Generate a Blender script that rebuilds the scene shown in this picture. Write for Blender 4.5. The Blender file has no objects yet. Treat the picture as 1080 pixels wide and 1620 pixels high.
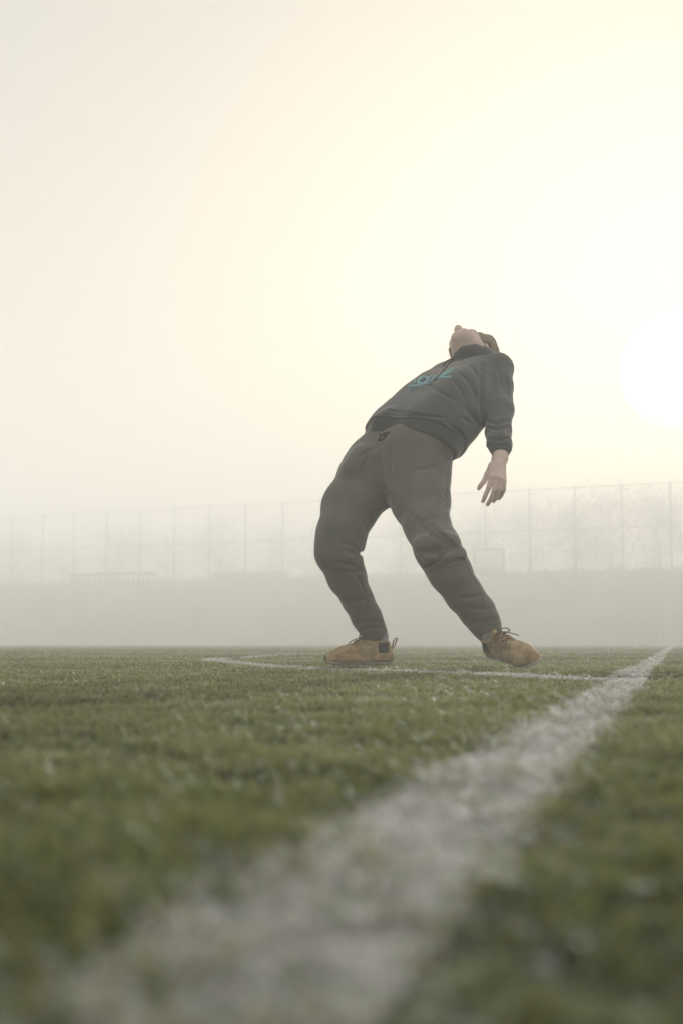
import bpy, math, random
import numpy as np
from mathutils import Vector, Matrix
random.seed(7); rng = np.random.default_rng(7)
scene = bpy.context.scene
COL = scene.collection
R = math.radians

# ------------------------------------------------------------------ camera
F = 2250.0                       # focal length in px of the 1080x1620 frame
CAMZ = 0.103                     # lens height above the turf base
HOR = 1017.0
PITCH = math.atan((HOR - 810.0) / F)
cd = bpy.data.cameras.new("camera"); cam = bpy.data.objects.new("camera", cd); COL.objects.link(cam)
cam.location = (0, 0, CAMZ); cam.rotation_euler = (math.pi/2 + PITCH, 0, 0)
cd.sensor_fit = 'VERTICAL'; cd.sensor_height = 36.0; cd.lens = 50.0
cd.clip_start = 0.02; cd.clip_end = 2000
cd.dof.use_dof = True; cd.dof.focus_distance = 5.5; cd.dof.aperture_fstop = 5.0
scene.camera = cam
CP, SP = math.cos(PITCH), math.sin(PITCH)

def ray(u, v):
    x = (u - 540.0) / F; y = (810.0 - v) / F
    return np.array([x, CP - y*SP, SP + y*CP])
def P(u, v, Y):
    r = ray(u, v); return np.array([0, 0, CAMZ]) + r * (Y / r[1])
def pxm(Y): return F / Y         # px per metre at depth Y

# ------------------------------------------------------------------ helpers
def tag(o, label=None, cat=None, group=None, kind=None):
    if label: o['label'] = label
    if cat: o['category'] = cat
    if group: o['group'] = group
    if kind: o['kind'] = kind
    return o
def mesh_obj(name, V, Fc, mat=None, parent=None, smooth=True):
    me = bpy.data.meshes.new(name)
    me.from_pydata([tuple(map(float, v)) for v in V], [], [tuple(int(i) for i in f) for f in Fc])
    if mat: me.materials.append(mat)
    if smooth: me.polygons.foreach_set('use_smooth', [True]*len(me.polygons))
    me.update()
    o = bpy.data.objects.new(name, me); COL.objects.link(o)
    if parent: o.parent = parent
    return o
def fast_mesh(name, V, loops, starts, mat, parent=None, smooth=True):
    me = bpy.data.meshes.new(name)
    V = np.asarray(V, np.float32); loops = np.asarray(loops, np.int32); starts = np.asarray(starts, np.int32)
    me.vertices.add(len(V)); me.vertices.foreach_set('co', V.ravel())
    me.loops.add(len(loops)); me.loops.foreach_set('vertex_index', loops)
    me.polygons.add(len(starts)); me.polygons.foreach_set('loop_start', starts)
    try:
        tot = np.diff(np.append(starts, len(loops))).astype(np.int32)
        me.polygons.foreach_set('loop_total', tot)
    except Exception: pass
    if mat: me.materials.append(mat)
    me.update(calc_edges=True); 
    if smooth: me.polygons.foreach_set('use_smooth', np.ones(len(starts), dtype=bool))
    me.validate()
    o = bpy.data.objects.new(name, me); COL.objects.link(o)
    if parent: o.parent = parent
    return o
def empty(name, loc=(0,0,0), rz=0):
    o = bpy.data.objects.new(name, None); COL.objects.link(o); o.location = loc; o.rotation_euler = (0,0,rz)
    o.empty_display_size = .2
    return o

class MB:
    def __init__(s): s.V = []; s.F = []
    def box(s, c, h, M=None):
        b = len(s.V)
        for dx in (-1,1):
            for dy in (-1,1):
                for dz in (-1,1):
                    p = Vector((dx*h[0], dy*h[1], dz*h[2]))
                    if M is not None: p = M @ p
                    s.V.append((c[0]+p[0], c[1]+p[1], c[2]+p[2]))
        for f in ((0,1,3,2),(4,6,7,5),(0,4,5,1),(2,3,7,6),(0,2,6,4),(1,5,7,3)): s.F.append([b+i for i in f])
    def tube(s, pts, rad, n=8, cap=True):
        pts = [np.asarray(p, float) for p in pts]
        if not hasattr(rad, '__len__'): rad = [rad]*len(pts)
        b = len(s.V); prev = None
        for i, p in enumerate(pts):
            t = pts[min(i+1, len(pts)-1)] - pts[max(i-1, 0)]; t = t/(np.linalg.norm(t)+1e-9)
            if prev is None:
                a = np.array([0,0,1.]) if abs(t[2]) < .9 else np.array([1.,0,0])
                n1 = np.cross(t, a)
            else: n1 = prev - t*np.dot(prev, t)
            n1 /= np.linalg.norm(n1)+1e-9; prev = n1; n2 = np.cross(t, n1)
            for k in range(n):
                a = 2*math.pi*k/n
                s.V.append(tuple(p + rad[i]*(n1*math.cos(a) + n2*math.sin(a))))
        for i in range(len(pts)-1):
            for k in range(n):
                k2 = (k+1) % n
                s.F.append([b+i*n+k, b+i*n+k2, b+(i+1)*n+k2, b+(i+1)*n+k])
        if cap:
            s.F.append([b+k for k in range(n)][::-1]); s.F.append([b+(len(pts)-1)*n+k for k in range(n)])
    def build(s, name, mat, parent=None, smooth=True): return mesh_obj(name, s.V, s.F, mat, parent, smooth)

# ------------------------------------------------------------------ materials
def new_mat(name):
    m = bpy.data.materials.new(name); m.use_nodes = True
    nt = m.node_tree; nt.nodes.clear()
    out = nt.nodes.new('ShaderNodeOutputMaterial')
    return m, nt, out
def N(nt, t, **kw):
    n = nt.nodes.new(t)
    for k, v in kw.items():
        if k in n.inputs: n.inputs[k].default_value = v
        else: setattr(n, k, v)
    return n
def lk(nt, a, b): nt.links.new(a, b)
def ramp(nt, fac, stops):
    r = nt.nodes.new('ShaderNodeValToRGB'); e = r.color_ramp.elements
    while len(e) < len(stops): e.new(0.5)
    for i, (p, c) in enumerate(stops): e[i].position = p; e[i].color = (*c, 1)
    lk(nt, fac, r.inputs[0]); return r.outputs[0]
def noisy(name, c1, c2, scale=5, rough=.8, bump=0, bscale=None, detail=6, coord='Object', sheen=0, spec=.3, stretch=None):
    m, nt, out = new_mat(name)
    b = N(nt, 'ShaderNodeBsdfPrincipled', Roughness=rough); b.inputs['Specular IOR Level'].default_value = spec
    if sheen: b.inputs['Sheen Weight'].default_value = sheen; b.inputs['Sheen Roughness'].default_value = .5
    tc = N(nt, 'ShaderNodeTexCoord'); src = tc.outputs[coord]
    if stretch:
        mp = N(nt, 'ShaderNodeMapping'); mp.inputs['Scale'].default_value = stretch; lk(nt, src, mp.inputs[0]); src = mp.outputs[0]
    n = N(nt, 'ShaderNodeTexNoise', Scale=scale, Detail=detail); lk(nt, src, n.inputs['Vector'])
    lk(nt, ramp(nt, n.outputs[0], [(.3, c1), (.7, c2)]), b.inputs['Base Color'])
    if bump:
        n2 = N(nt, 'ShaderNodeTexNoise', Scale=bscale or scale*4, Detail=4); lk(nt, src, n2.inputs['Vector'])
        bp = N(nt, 'ShaderNodeBump', Strength=bump, Distance=.01); lk(nt, n2.outputs[0], bp.inputs['Height']); lk(nt, bp.outputs[0], b.inputs['Normal'])
    lk(nt, b.outputs[0], out.inputs[0]); return m

# ------------------------------------------------------------------ light, sky, haze
SUN_AZ = math.atan2(543, 2250*CP - 222*SP); SUN_EL = math.atan2(222*CP + 2250*SP, math.hypot(543, 2250*CP - 222*SP))
w = bpy.data.worlds.new("World"); scene.world = w; w.use_nodes = True
nt = w.node_tree; nt.nodes.clear()
sky = nt.nodes.new('ShaderNodeTexSky'); sky.sky_type = 'NISHITA'; sky.sun_disc = True; sky.sun_size = R(5.0); sky.sun_intensity = 0.05   # the fog-swollen disc seen in the photo, far too weak to light anything
sky.sun_elevation = SUN_EL; sky.sun_rotation = SUN_AZ; sky.air_density = 1.0; sky.dust_density = 8.0; sky.ozone_density = 0.2; sky.altitude = 0
bg = nt.nodes.new('ShaderNodeBackground'); bg.inputs[1].default_value = 0.010
wo = nt.nodes.new('ShaderNodeOutputWorld'); bg2 = nt.nodes.new('ShaderNodeBackground'); bg2.inputs[0].default_value = (.985, 1, .99, 1); bg2.inputs[1].default_value = 0.16   # overcast veil above the fog
adw = nt.nodes.new('ShaderNodeAddShader'); lk(nt, sky.outputs[0], bg.inputs[0]); lk(nt, bg.outputs[0], adw.inputs[0]); lk(nt, bg2.outputs[0], adw.inputs[1]); lk(nt, adw.outputs[0], wo.inputs[0])
sl = bpy.data.lights.new("sun", 'SUN'); sl.energy = 5.0; sl.angle = R(4); sl.color = (1, .99, .95)
so = bpy.data.objects.new("sun", sl); COL.objects.link(so)
sd = Vector((math.sin(SUN_AZ)*math.cos(SUN_EL), math.cos(SUN_AZ)*math.cos(SUN_EL), math.sin(SUN_EL)))
so.rotation_euler = sd.to_track_quat('Z', 'Y').to_euler(); so.location = sd*50

DENS = 0.022
hb = MB(); hb.box((0, 40, 5.9), (170, 170, 7.2))
hm, nt, out = new_mat('haze_air')
pv = N(nt, 'ShaderNodeVolumePrincipled', Density=DENS, Anisotropy=0.13); pv.inputs['Color'].default_value = (1, .982, .935, 1)
lk(nt, pv.outputs[0], out.inputs['Volume'])
haze = hb.build('haze', hm, smooth=False); tag(haze, 'pale warm fog filling the air over the pitch', 'haze', kind='stuff')

# ------------------------------------------------------------------ markings geometry
LM, LC, LW = 0.2345, -0.1335, 0.102       # straight line: x = LM*y + LC
ACX, ACY, AR, AWD = 8.35, 8.75, 9.10, 0.14
def gz(x, y):                            # gentle undulation of the pitch
    f = np.clip((np.hypot(x, y) - 1.0)/4.0, 0, 1)
    return f*(0.004*np.sin(x*1.7 + 1.3*y) + 0.003*np.sin(2.9*y - .8*x + 1)) \
        + 0.012*np.exp(-(((x - .85)/.45)**2 + ((y - 4.35)/.35)**2))
def line_mask(x, y, wob=0.0):
    d1 = np.abs(x - LM*y - LC)/math.sqrt(1+LM*LM)
    on1 = (d1 < LW/2 + wob) & (y < 60)
    rr = np.hypot(x - ACX, y - ACY)
    on2 = (np.abs(rr - AR) < AWD/2 + wob*.8) & (x < LM*y + LC)
    return on1, on2

turf_m = noisy('turf_base', (.026, .030, .017), (.06, .068, .034), 14, .95, .6, 120, coord='Object')
white_g = noisy('painted_turf_base', (.10, .10, .092), (.38, .375, .35), 20, .9, .5, 100, coord='Object')

# pitch ground sheet: fine near the lens, coarse far away
def axis_y():
    a = list(np.arange(-6, 0, .5)) + list(np.arange(0, 8, .1)) + list(np.arange(8, 30, .6)) + list(np.arange(30, 205, 5))
    return np.array(a)
xs = np.concatenate([np.arange(-160, -12, 6), np.arange(-12, -3, .5), np.arange(-3, 3, .1), np.arange(3, 12, .5), np.arange(12, 161, 6)])
ys = axis_y()
X, Y = np.meshgrid(xs, ys); Z = gz(X, Y)
nx = len(xs); V = np.stack([X.ravel(), Y.ravel(), Z.ravel()], 1)
i = np.arange(len(ys)-1)[:, None]*nx + np.arange(nx-1)[None]; q = np.stack([i, i+1, i+nx+1, i+nx], -1).reshape(-1, 4)
g = fast_mesh('ground', V, q.ravel(), np.arange(len(q))*4, turf_m); tag(g, kind='structure')

def strip(name, pts, wd, mat, dz=.004):
    V = []; Fc = []
    for k, (x, y, tx, ty) in enumerate(pts):
        for s in (-1, 1):
            a, b = x - s*ty*wd/2, y + s*tx*wd/2
            V.append((a, b, float(gz(a, b)) + dz))
    for k in range(len(pts)-1): Fc.append((2*k, 2*k+1, 2*k+3, 2*k+2))
    o = mesh_obj(name, V, Fc, mat); return o
n = math.hypot(1, LM)
yy = np.concatenate([np.arange(-3, 10, .08), np.arange(10, 62, 1)])
tag(strip('pitch_line', [(LM*y+LC, y, LM/n, 1/n) for y in yy], LW, white_g), kind='structure')
pts = []
for a in np.linspace(0, 2*math.pi, 900):
    x, y = ACX + AR*math.cos(a), ACY + AR*math.sin(a)
    if x < LM*y + LC - LW/2*n: pts.append((a, x, y))
pts.sort(); tag(strip('pitch_arc', [(x, y, -math.sin(a), math.cos(a)) for a, x, y in pts], AWD, white_g, .006), kind='structure')

# ------------------------------------------------------------------ grass blades
def blade_mat(name, stops, rough=.35, trans=.35, spec=.6, tipc=(.54, .545, .23), tipa=.52, root=.06):
    m, nt, out = new_mat(name)
    geo = N(nt, 'ShaderNodeNewGeometry')
    b = N(nt, 'ShaderNodeBsdfPrincipled', Roughness=rough); b.inputs['Specular IOR Level'].default_value = spec
    nz = N(nt, 'ShaderNodeTexNoise', Scale=3.2, Detail=5); lk(nt, geo.outputs['Position'], nz.inputs['Vector'])
    ad = N(nt, 'ShaderNodeMath', operation='MULTIPLY_ADD'); ad.inputs[1].default_value = .55; lk(nt, geo.outputs['Random Per Island'], ad.inputs[0])
    s2 = N(nt, 'ShaderNodeMath', operation='MULTIPLY_ADD'); s2.inputs[1].default_value = 1.5; s2.inputs[2].default_value = -.52; lk(nt, nz.outputs[0], s2.inputs[0])
    lk(nt, s2.outputs[0], ad.inputs[2])
    c0 = ramp(nt, ad.outputs[0], stops)
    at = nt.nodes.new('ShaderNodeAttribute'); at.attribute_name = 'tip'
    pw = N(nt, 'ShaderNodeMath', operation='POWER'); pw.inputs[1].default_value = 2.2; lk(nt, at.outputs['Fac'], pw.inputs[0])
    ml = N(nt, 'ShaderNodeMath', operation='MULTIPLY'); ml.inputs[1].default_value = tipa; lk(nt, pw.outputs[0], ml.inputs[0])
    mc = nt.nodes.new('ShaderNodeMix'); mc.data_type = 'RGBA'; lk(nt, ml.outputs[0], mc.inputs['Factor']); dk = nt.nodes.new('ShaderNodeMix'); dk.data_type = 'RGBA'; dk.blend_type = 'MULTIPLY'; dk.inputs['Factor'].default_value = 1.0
    rg = ramp(nt, at.outputs['Fac'], [(.0, (root, root, root*.95)), (.45, (root+.38, root+.38, root+.36)), (.85, (1, 1, 1))]); lk(nt, c0, dk.inputs['A']); lk(nt, rg, dk.inputs['B'])   # near-black roots: shade between the blades painted into the colour
    lk(nt, dk.outputs['Result'], mc.inputs['A']); mc.inputs['B'].default_value = (*tipc, 1)  # pale dewy tips, their sunlit look painted into the colour
    c = mc.outputs['Result']; lk(nt, c, b.inputs['Base Color'])
    tr = N(nt, 'ShaderNodeBsdfTranslucent'); lk(nt, c, tr.inputs[0])
    mx = N(nt, 'ShaderNodeMixShader', Fac=trans); lk(nt, b.outputs[0], mx.inputs[1]); lk(nt, tr.outputs[0], mx.inputs[2])
    lk(nt, mx.outputs[0], out.inputs[0]); return m
green_b = blade_mat('turf_blade', [(.0, (.050, .072, .026)), (.25, (.105, .148, .042)), (.5, (.170, .215, .058)), (.64, (.27, .25, .060)), (.76, (.21, .26, .085)), (.87, (.38, .40, .26)), (1, (.62, .62, .52))], rough=.45, trans=.5)  # palest stops paint dew glints onto a share of the blades
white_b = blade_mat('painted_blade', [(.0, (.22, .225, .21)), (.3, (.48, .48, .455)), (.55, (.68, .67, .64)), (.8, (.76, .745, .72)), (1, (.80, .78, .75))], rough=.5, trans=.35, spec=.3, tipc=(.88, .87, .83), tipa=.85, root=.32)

def scatter():
    # tufts of the artificial turf: centre x, y, blade width factor, blades per tuft
    bands = [(0.10, .55, 6500, .75, 8), (.55, 1.2, 8500, .78, 8), (1.2, 2.4, 6500, .95, 8), (2.4, 4.5, 2900, 1.35, 8), (4.5, 8, 1500, 1.9, 7), (8, 14, 520, 3.0, 6), (14, 26, 150, 5.5, 5), (26, 52, 34, 11.0, 5)]
    out = []
    for r0, r1, dens, wm, nb_ in bands:
        ha = .42 if r0 > 1 else (1.0 if r0 < .5 else .5)
        area = ha*(r1*r1 - r0*r0); n = int(area*dens)
        r = np.sqrt(rng.uniform(r0*r0, r1*r1, n)); a = rng.uniform(-ha, ha, n)
        cx, cy = r*np.sin(a), r*np.cos(a)
        th = rng.normal(0, 1, n)                          # height character of the whole tuft
        for c in range(nb_):
            sp_ = .0022*wm
            ang = rng.uniform(0, 2*math.pi, n); rr = np.abs(rng.normal(0, sp_, n))
            out.append(np.stack([cx + rr*np.cos(ang), cy + rr*np.sin(ang), np.full(n, wm), ang, th], 1))
    return np.concatenate(out)
B = scatter()
x, y, wm, ang, th = B.T
def fbm(x, y, f):
    return (np.sin(x*f + 2.2*np.sin(y*f*.47 + 1))*np.sin(y*f*.83 + 1.7*np.sin(x*f*.55 + .6)) + .6*np.sin(x*f*2.3 + y*f*1.4 + 2*np.sin(y*f*.9))*np.sin(y*f*1.9 - x*f*.65)
            + .4*np.sin(x*f*4.1 - y*f*3.3 + 2*np.sin(x*f*1.9))*np.sin(y*f*4.7 + x*f*2.2))
pn = fbm(x, y, 9.1); pf = fbm(x + 3, y - 1, 47.0)
edge = rng.normal(0, .007, len(x)) + .010*fbm(x, y, 38.0) + .006*fbm(x+5, y, 90.0)
on1, on2 = line_mask(x, y, edge)
cover = .95 - .30*np.clip(-pf - .1, 0, 1) - .72*np.clip((.58 - y)/.28, 0, 1) - .25*np.clip(pn - .2, 0, 1)  # less paint close to the lens: foreground dimming put into the coverage
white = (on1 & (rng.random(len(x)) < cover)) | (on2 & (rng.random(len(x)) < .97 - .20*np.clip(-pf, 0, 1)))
def patch(cx, cy, sx, sy): return np.exp(-(((x-cx)/sx)**2 + ((y-cy)/sy)**2))
worn = patch(.85, 4.45, .35, .16) + patch(-.50, 2.15, .16, .10) + patch(-.06, 2.0, .09, .06) + patch(.93, 3.9, .16, .12) + .8*patch(.30, 1.15, .05, .05) + .7*patch(-.33, 2.25, .1, .07) + patch(.10, .70, .045, .03) + patch(-1.0, 2.6, .3, .08) + .8*patch(-.25, 1.45, .09, .05) + .8*patch(.05, 1.35, .06, .04) + patch(.62, 5.0, .14, .10)
keep = (rng.random(len(x)) > np.clip(worn*.85, 0, .88)) & (rng.random(len(x)) > np.clip((pf - .55)*.9, 0, .7)) & (rng.random(len(x)) > np.clip((pn - .8)*.6, 0, .5)*(~on1))
x, y, wm, ang, th, white, pn, pf, worn = [a[keep] for a in (x, y, wm, ang, th, white, pn, pf, worn)]
nB = len(x); z0 = gz(x, y)
hgt = (.0160 + .0028*th + rng.normal(0, .0020, nB)).clip(.006, .030)*(1 + .22*np.clip(pn, -1, 1) - .16*np.clip(pf, -1, 1))*(1 - .4*np.clip(worn, 0, 1))
tall = rng.random(nB) < .006; hgt[tall] *= 1.6; hgt *= (1 - .3*np.clip(y/30, 0, 1))
az = ang + rng.normal(0, .6, nB); lean = np.abs(rng.normal(1.0, .45, nB)).clip(.05, 2.0) + .35*white
dx, dy = np.cos(az), np.sin(az)
wd = rng.uniform(.0006, .0011, nB)*wm; fz = az + math.pi/2 + rng.normal(0, .8, nB); wx, wy = np.cos(fz)*wd, np.sin(fz)*wd
v = np.zeros((nB, 5, 3), np.float32)
for k, (t, ws) in enumerate(((0, 1), (0, -1), (.55, .9), (.55, -.9), (1, 0))):
    off = hgt*lean*(t**1.6)
    v[:, k, 0] = x + dx*off + wx*ws; v[:, k, 1] = y + dy*off + wy*ws; v[:, k, 2] = z0 - .001 + hgt*t*(1 - .25*lean*t)
def blades(name, sel, mat):
    vv = v[sel]; n = len(vv); base = (np.arange(n)*5)[:, None]
    lp = np.concatenate([base + np.array([0, 1, 3, 2]), base + np.array([2, 3, 4])], 1).ravel()
    st = (np.arange(n)[:, None]*7 + np.array([0, 4])).ravel()
    o = fast_mesh(name, vv.reshape(-1, 3), lp, st, mat, smooth=False)
    at = o.data.attributes.new('tip', 'FLOAT', 'POINT'); at.data.foreach_set('value', np.tile(np.array([0, 0, .55, .55, 1], np.float32), n))
    return o
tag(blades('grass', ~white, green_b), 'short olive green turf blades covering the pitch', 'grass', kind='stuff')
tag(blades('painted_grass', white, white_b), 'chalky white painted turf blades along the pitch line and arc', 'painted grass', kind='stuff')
print('blades', nB)
# dew beads caught on the blade tips
sel = np.argwhere((rng.random(nB) < np.where(white, .03, .15)) & (y > 1.0) & (y < 16)).ravel()
c_ = v[sel, 4] + np.array([0, 0, .0004], np.float32); rr_ = (rng.uniform(.00035, .0008, len(sel))*wm[sel]**.75).astype(np.float32)[:, None]
ov = np.stack([c_ + rr_*np.array(d_, np.float32) for d_ in ((1,0,0),(0,1,0),(-1,0,0),(0,-1,0),(0,0,1),(0,0,-1))], 1).reshape(-1, 3)
of = np.array([(0,1,4),(1,2,4),(2,3,4),(3,0,4),(1,0,5),(2,1,5),(3,2,5),(0,3,5)])
lp = (np.arange(len(sel))[:, None]*6 + of.ravel()[None]).ravel()
dm, nt, out = new_mat('dew_water'); b = N(nt, 'ShaderNodeBsdfPrincipled', Roughness=.12); b.inputs['Base Color'].default_value = (.80, .80, .76, 1); b.inputs['Specular IOR Level'].default_value = 1.0  # white body colour paints a bright glint onto clear drops
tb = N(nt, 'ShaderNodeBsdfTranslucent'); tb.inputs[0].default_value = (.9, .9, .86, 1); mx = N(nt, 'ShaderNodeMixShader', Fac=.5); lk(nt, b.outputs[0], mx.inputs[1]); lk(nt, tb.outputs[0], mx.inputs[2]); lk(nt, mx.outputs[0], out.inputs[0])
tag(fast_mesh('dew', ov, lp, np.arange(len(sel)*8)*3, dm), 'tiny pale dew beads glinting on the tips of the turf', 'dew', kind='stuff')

# ------------------------------------------------------------------ bank, fence, trees
# everything at the back follows one straight axis that comes closer to the right
A0 = np.array([-26.0, 108.0]); DIR = np.array([46.2, -24.0]); DIR /= np.linalg.norm(DIR); NRM = np.array([-DIR[1], DIR[0]])  # NRM points away
def bk(s, off, z=0.0): p = A0 + DIR*s + NRM*off; return (p[0], p[1], z)
BT = 4.3
bank_m = noisy('bank_grass', (.10, .088, .055), (.17, .15, .10), .8, .95, .8, 6, detail=10)
prof = [(-22, -.3), (-14, 0.02), (-10, .22), (-6, 1.5), (-2.6, 3.6), (-1.2, 4.15), (0, BT), (3, BT+.05), (12, BT+.1), (40, BT+.2)]
S = np.arange(-75, 110, 1.5); V = []; Fc = []
for s_ in S:
    for o_, z_ in prof:
        jz = .10*math.sin(s_*.17 + 2) + .12*math.sin(s_*.31 + o_) + .07*math.sin(s_*.83 + o_*2.1)
        V.append(bk(s_, o_ + .3*math.sin(s_*.11), z_ + (jz if z_ > .5 else 0)))
m_ = len(prof)
for a in range(len(S)-1):
    for b in range(m_-1): Fc.append((a*m_+b, (a+1)*m_+b, (a+1)*m_+b+1, a*m_+b+1))
tag(mesh_obj('embankment', V, Fc, bank_m), kind='structure')
# scrubby grass on the bank
n = 34000; s_ = rng.uniform(-45, 75, n); o_ = rng.uniform(-11, 1.5, n)
zz = np.interp(o_, [p[0] for p in prof], [p[1] for p in prof])
pp = A0[None] + DIR[None]*s_[:, None] + NRM[None]*o_[:, None]
hh = rng.uniform(.08, .3, n)*(1 + .8*(o_ > -1.5)); an = rng.uniform(0, 6.28, n); ww = rng.uniform(.02, .06, n)
vv = np.zeros((n, 3, 3), np.float32)
vv[:, 0, 0] = pp[:, 0] - ww; vv[:, 1, 0] = pp[:, 0] + ww; vv[:, 2, 0] = pp[:, 0] + np.cos(an)*hh*.6
vv[:, 0, 1] = vv[:, 1, 1] = pp[:, 1]; vv[:, 2, 1] = pp[:, 1] + np.sin(an)*hh*.6
vv[:, 0, 2] = vv[:, 1, 2] = zz - .1; vv[:, 2, 2] = zz + hh
tag(fast_mesh('bank_grass', vv.reshape(-1, 3), np.arange(n*3), np.arange(n)*3, bank_m, smooth=False), 'rough tufted grass on the sloping embankment', 'grass', kind='stuff')

steel = noisy('fence_steel', (.04, .045, .045), (.08, .085, .08), 3, .5)
fence = empty('fence', bk(0, 0, BT)); tag(fence, 'tall wire mesh fence along the top of the embankment', 'fence')
def local(o):   # keep world placement while parented to an empty that only translates
    o.location = -Vector(fence.location) if o.parent is fence else o.location
    return o
FH = 5.35; sp = 2.95
posts_s = [k*sp + 1.2 for k in range(-9, 27)]
for s_ in posts_s:
    mb = MB(); x0, y0, _ = bk(s_, 0); mb.tube([(x0, y0, BT-.4), (x0, y0, BT+FH)], .055, 8)
    mb.tube([(x0, y0, BT+FH), (x0, y0, BT+FH+.06)], .07, 8); local(mb.build('post', steel, fence))
sA, sB = posts_s[0], posts_s[-1]
for h_ in (.08, 2.75, FH-.03):
    mb = MB(); mb.tube([bk(sA, -.02, BT+h_), bk(sB, -.02, BT+h_)], .032, 6); local(mb.build('rail', steel, fence))
mb = MB()                          # the mesh: thin vertical and horizontal wires
for s_ in np.arange(sA, sB, .16):
    x0, y0, _ = bk(s_, -.07); mb.V += [(x0-.003, y0, BT+.1), (x0+.003, y0, BT+.1), (x0+.003, y0, BT+FH), (x0-.003, y0, BT+FH)]; b = len(mb.V)-4; mb.F.append([b, b+1, b+2, b+3])
for h_ in np.arange(.1, FH, .16):
    a, c = bk(sA, -.075, BT+h_), bk(sB, -.075, BT+h_); mb.V += [a, c, (c[0], c[1], c[2]+.006), (a[0], a[1], a[2]+.006)]; b = len(mb.V)-4; mb.F.append([b, b+1, b+2, b+3])
local(mb.build('wire_mesh', steel, fence, smooth=False))

# trees behind the fence
leaf_m = noisy('leaf', (.07, .08, .045), (.13, .13, .075), 1.5, .8); bark_m = noisy('bark', (.09, .08, .07), (.15, .135, .115), 6, .9, .5)
def tree(label, s_, off, H, rad, seed, leafy=1.0, group='trees behind the fence', base=.16):
    r_ = np.random.default_rng(seed); x0, y0, z0_ = bk(s_, off, BT+.05)
    t = empty('tree', (x0, y0, z0_)); tag(t, label, 'tree', group)
    tr = MB(); top = np.array([r_.normal(0, .3), r_.normal(0, .3), H*.9])
    tr.tube([np.zeros(3)-[0,0,.3], top*.35+[.1,0,0], top*.7, top], [H*.019, H*.014, H*.008, .02], 8)
    tips = [top]
    for k in range(34):
        f = r_.uniform(base*.75, .92); a = r_.uniform(0, 6.28); L = rad*r_.uniform(.35, 1.25)*math.sin(math.pi*min(1, (f-base*.6)/(1-base*.6)*.85+.18))
        s0 = top*f; e = s0 + np.array([math.cos(a)*L, math.sin(a)*L, L*r_.uniform(.25, .8)]); mid = (s0+e)/2 + r_.normal(0, .25, 3)
        tr.tube([s0, mid, e], [H*.006, H*.0035, .012], 5); tips += [e, mid]
        for j in range(3):
            e2 = mid + (e-mid)*r_.uniform(.2, 1) + r_.normal(0, rad*.22, 3); tr.tube([mid, e2], [.02, .007], 4, False); tips.append(e2)
    tr.build('trunk', bark_m, t)
    tips = np.array(tips); n = int(2300*leafy)
    c = tips[r_.integers(0, len(tips), n)] + r_.normal(0, rad*.19, (n, 3))
    a1 = r_.normal(0, 1, (n, 3)); a1 /= np.linalg.norm(a1, axis=1)[:, None]; a2 = np.cross(a1, r_.normal(0, 1, (n, 3))); a2 /= np.linalg.norm(a2, axis=1)[:, None]+1e-6
    sz = r_.uniform(.06, .15, n)[:, None]
    V_ = np.stack([c-a1*sz, c+a2*sz*.6, c+a1*sz, c-a2*sz*.6], 1).reshape(-1, 3)
    fast_mesh('crown', V_, np.arange(n*4), np.arange(n)*4, leaf_m, t, smooth=False)
    return t
def s_at(u):    # fence coordinate that projects to image column u
    k = (u-540)/F; return (k*A0[1] - A0[0])/(DIR[0] - k*DIR[1])
def sOff(u, off):
    k = (u-540)/F; a = A0 + NRM*off; return (k*a[1] - a[0])/(DIR[0] - k*DIR[1])
T = [ # u, offset behind fence, height, crown radius, leafy
 (28, 9, 5.6, 2.4, .9, 'wispy low tree at the far left behind the fence'),
 (100, 13, 5.4, 2.2, .4, 'thin bare tree behind the fence above the left end of the slatted shelter'),
 (186, 8, 5.9, 2.9, 1.0, 'broad tree behind the fence directly above the slatted shelter'),
 (262, 16, 5.6, 2.2, .4, 'small sparse tree behind the fence just right of the slatted shelter'),
 (345, 10, 6.6, 3.0, 1.1, 'tallest leafy tree left of the person, behind the long bench wall'),
 (425, 14, 6.0, 2.6, .7, 'rounded tree behind the right end of the long bench wall'),
 (500, 9, 5.2, 2.2, .6, 'low tree half hidden behind the bent knee of the person'),
 (640, 12, 5.6, 2.4, .9, 'tree seen between the two legs of the person'),
 (745, 9, 6.0, 2.8, 1.1, 'tree behind the hanging hand of the person'),
 (835, 12, 6.6, 3.2, 1.4, 'dense tree just right of the hand and the framed notice board'),
 (905, 8, 6.2, 2.6, 1.2, 'narrower tree between two broader ones on the right'),
 (965, 12, 7.4, 3.4, 1.5, 'broad tall tree straight under the left side of the sun glow'),
 (1045, 9, 6.8, 3.0, 1.3, 'tall tree at the right edge below the sun'),
 (1120, 11, 7.0, 3.2, 1.3, 'tree outside the right edge of the picture'),
]
for k, (u, off, H, rad, lf, lab) in enumerate(T):
    if u > 1100: lab = 'tall tree furthest right along the fence, at the picture edge'
    tree(lab, sOff(u, off+9), off+9, H*1.06, rad*1.1, 100+k, lf*.7)

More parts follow.
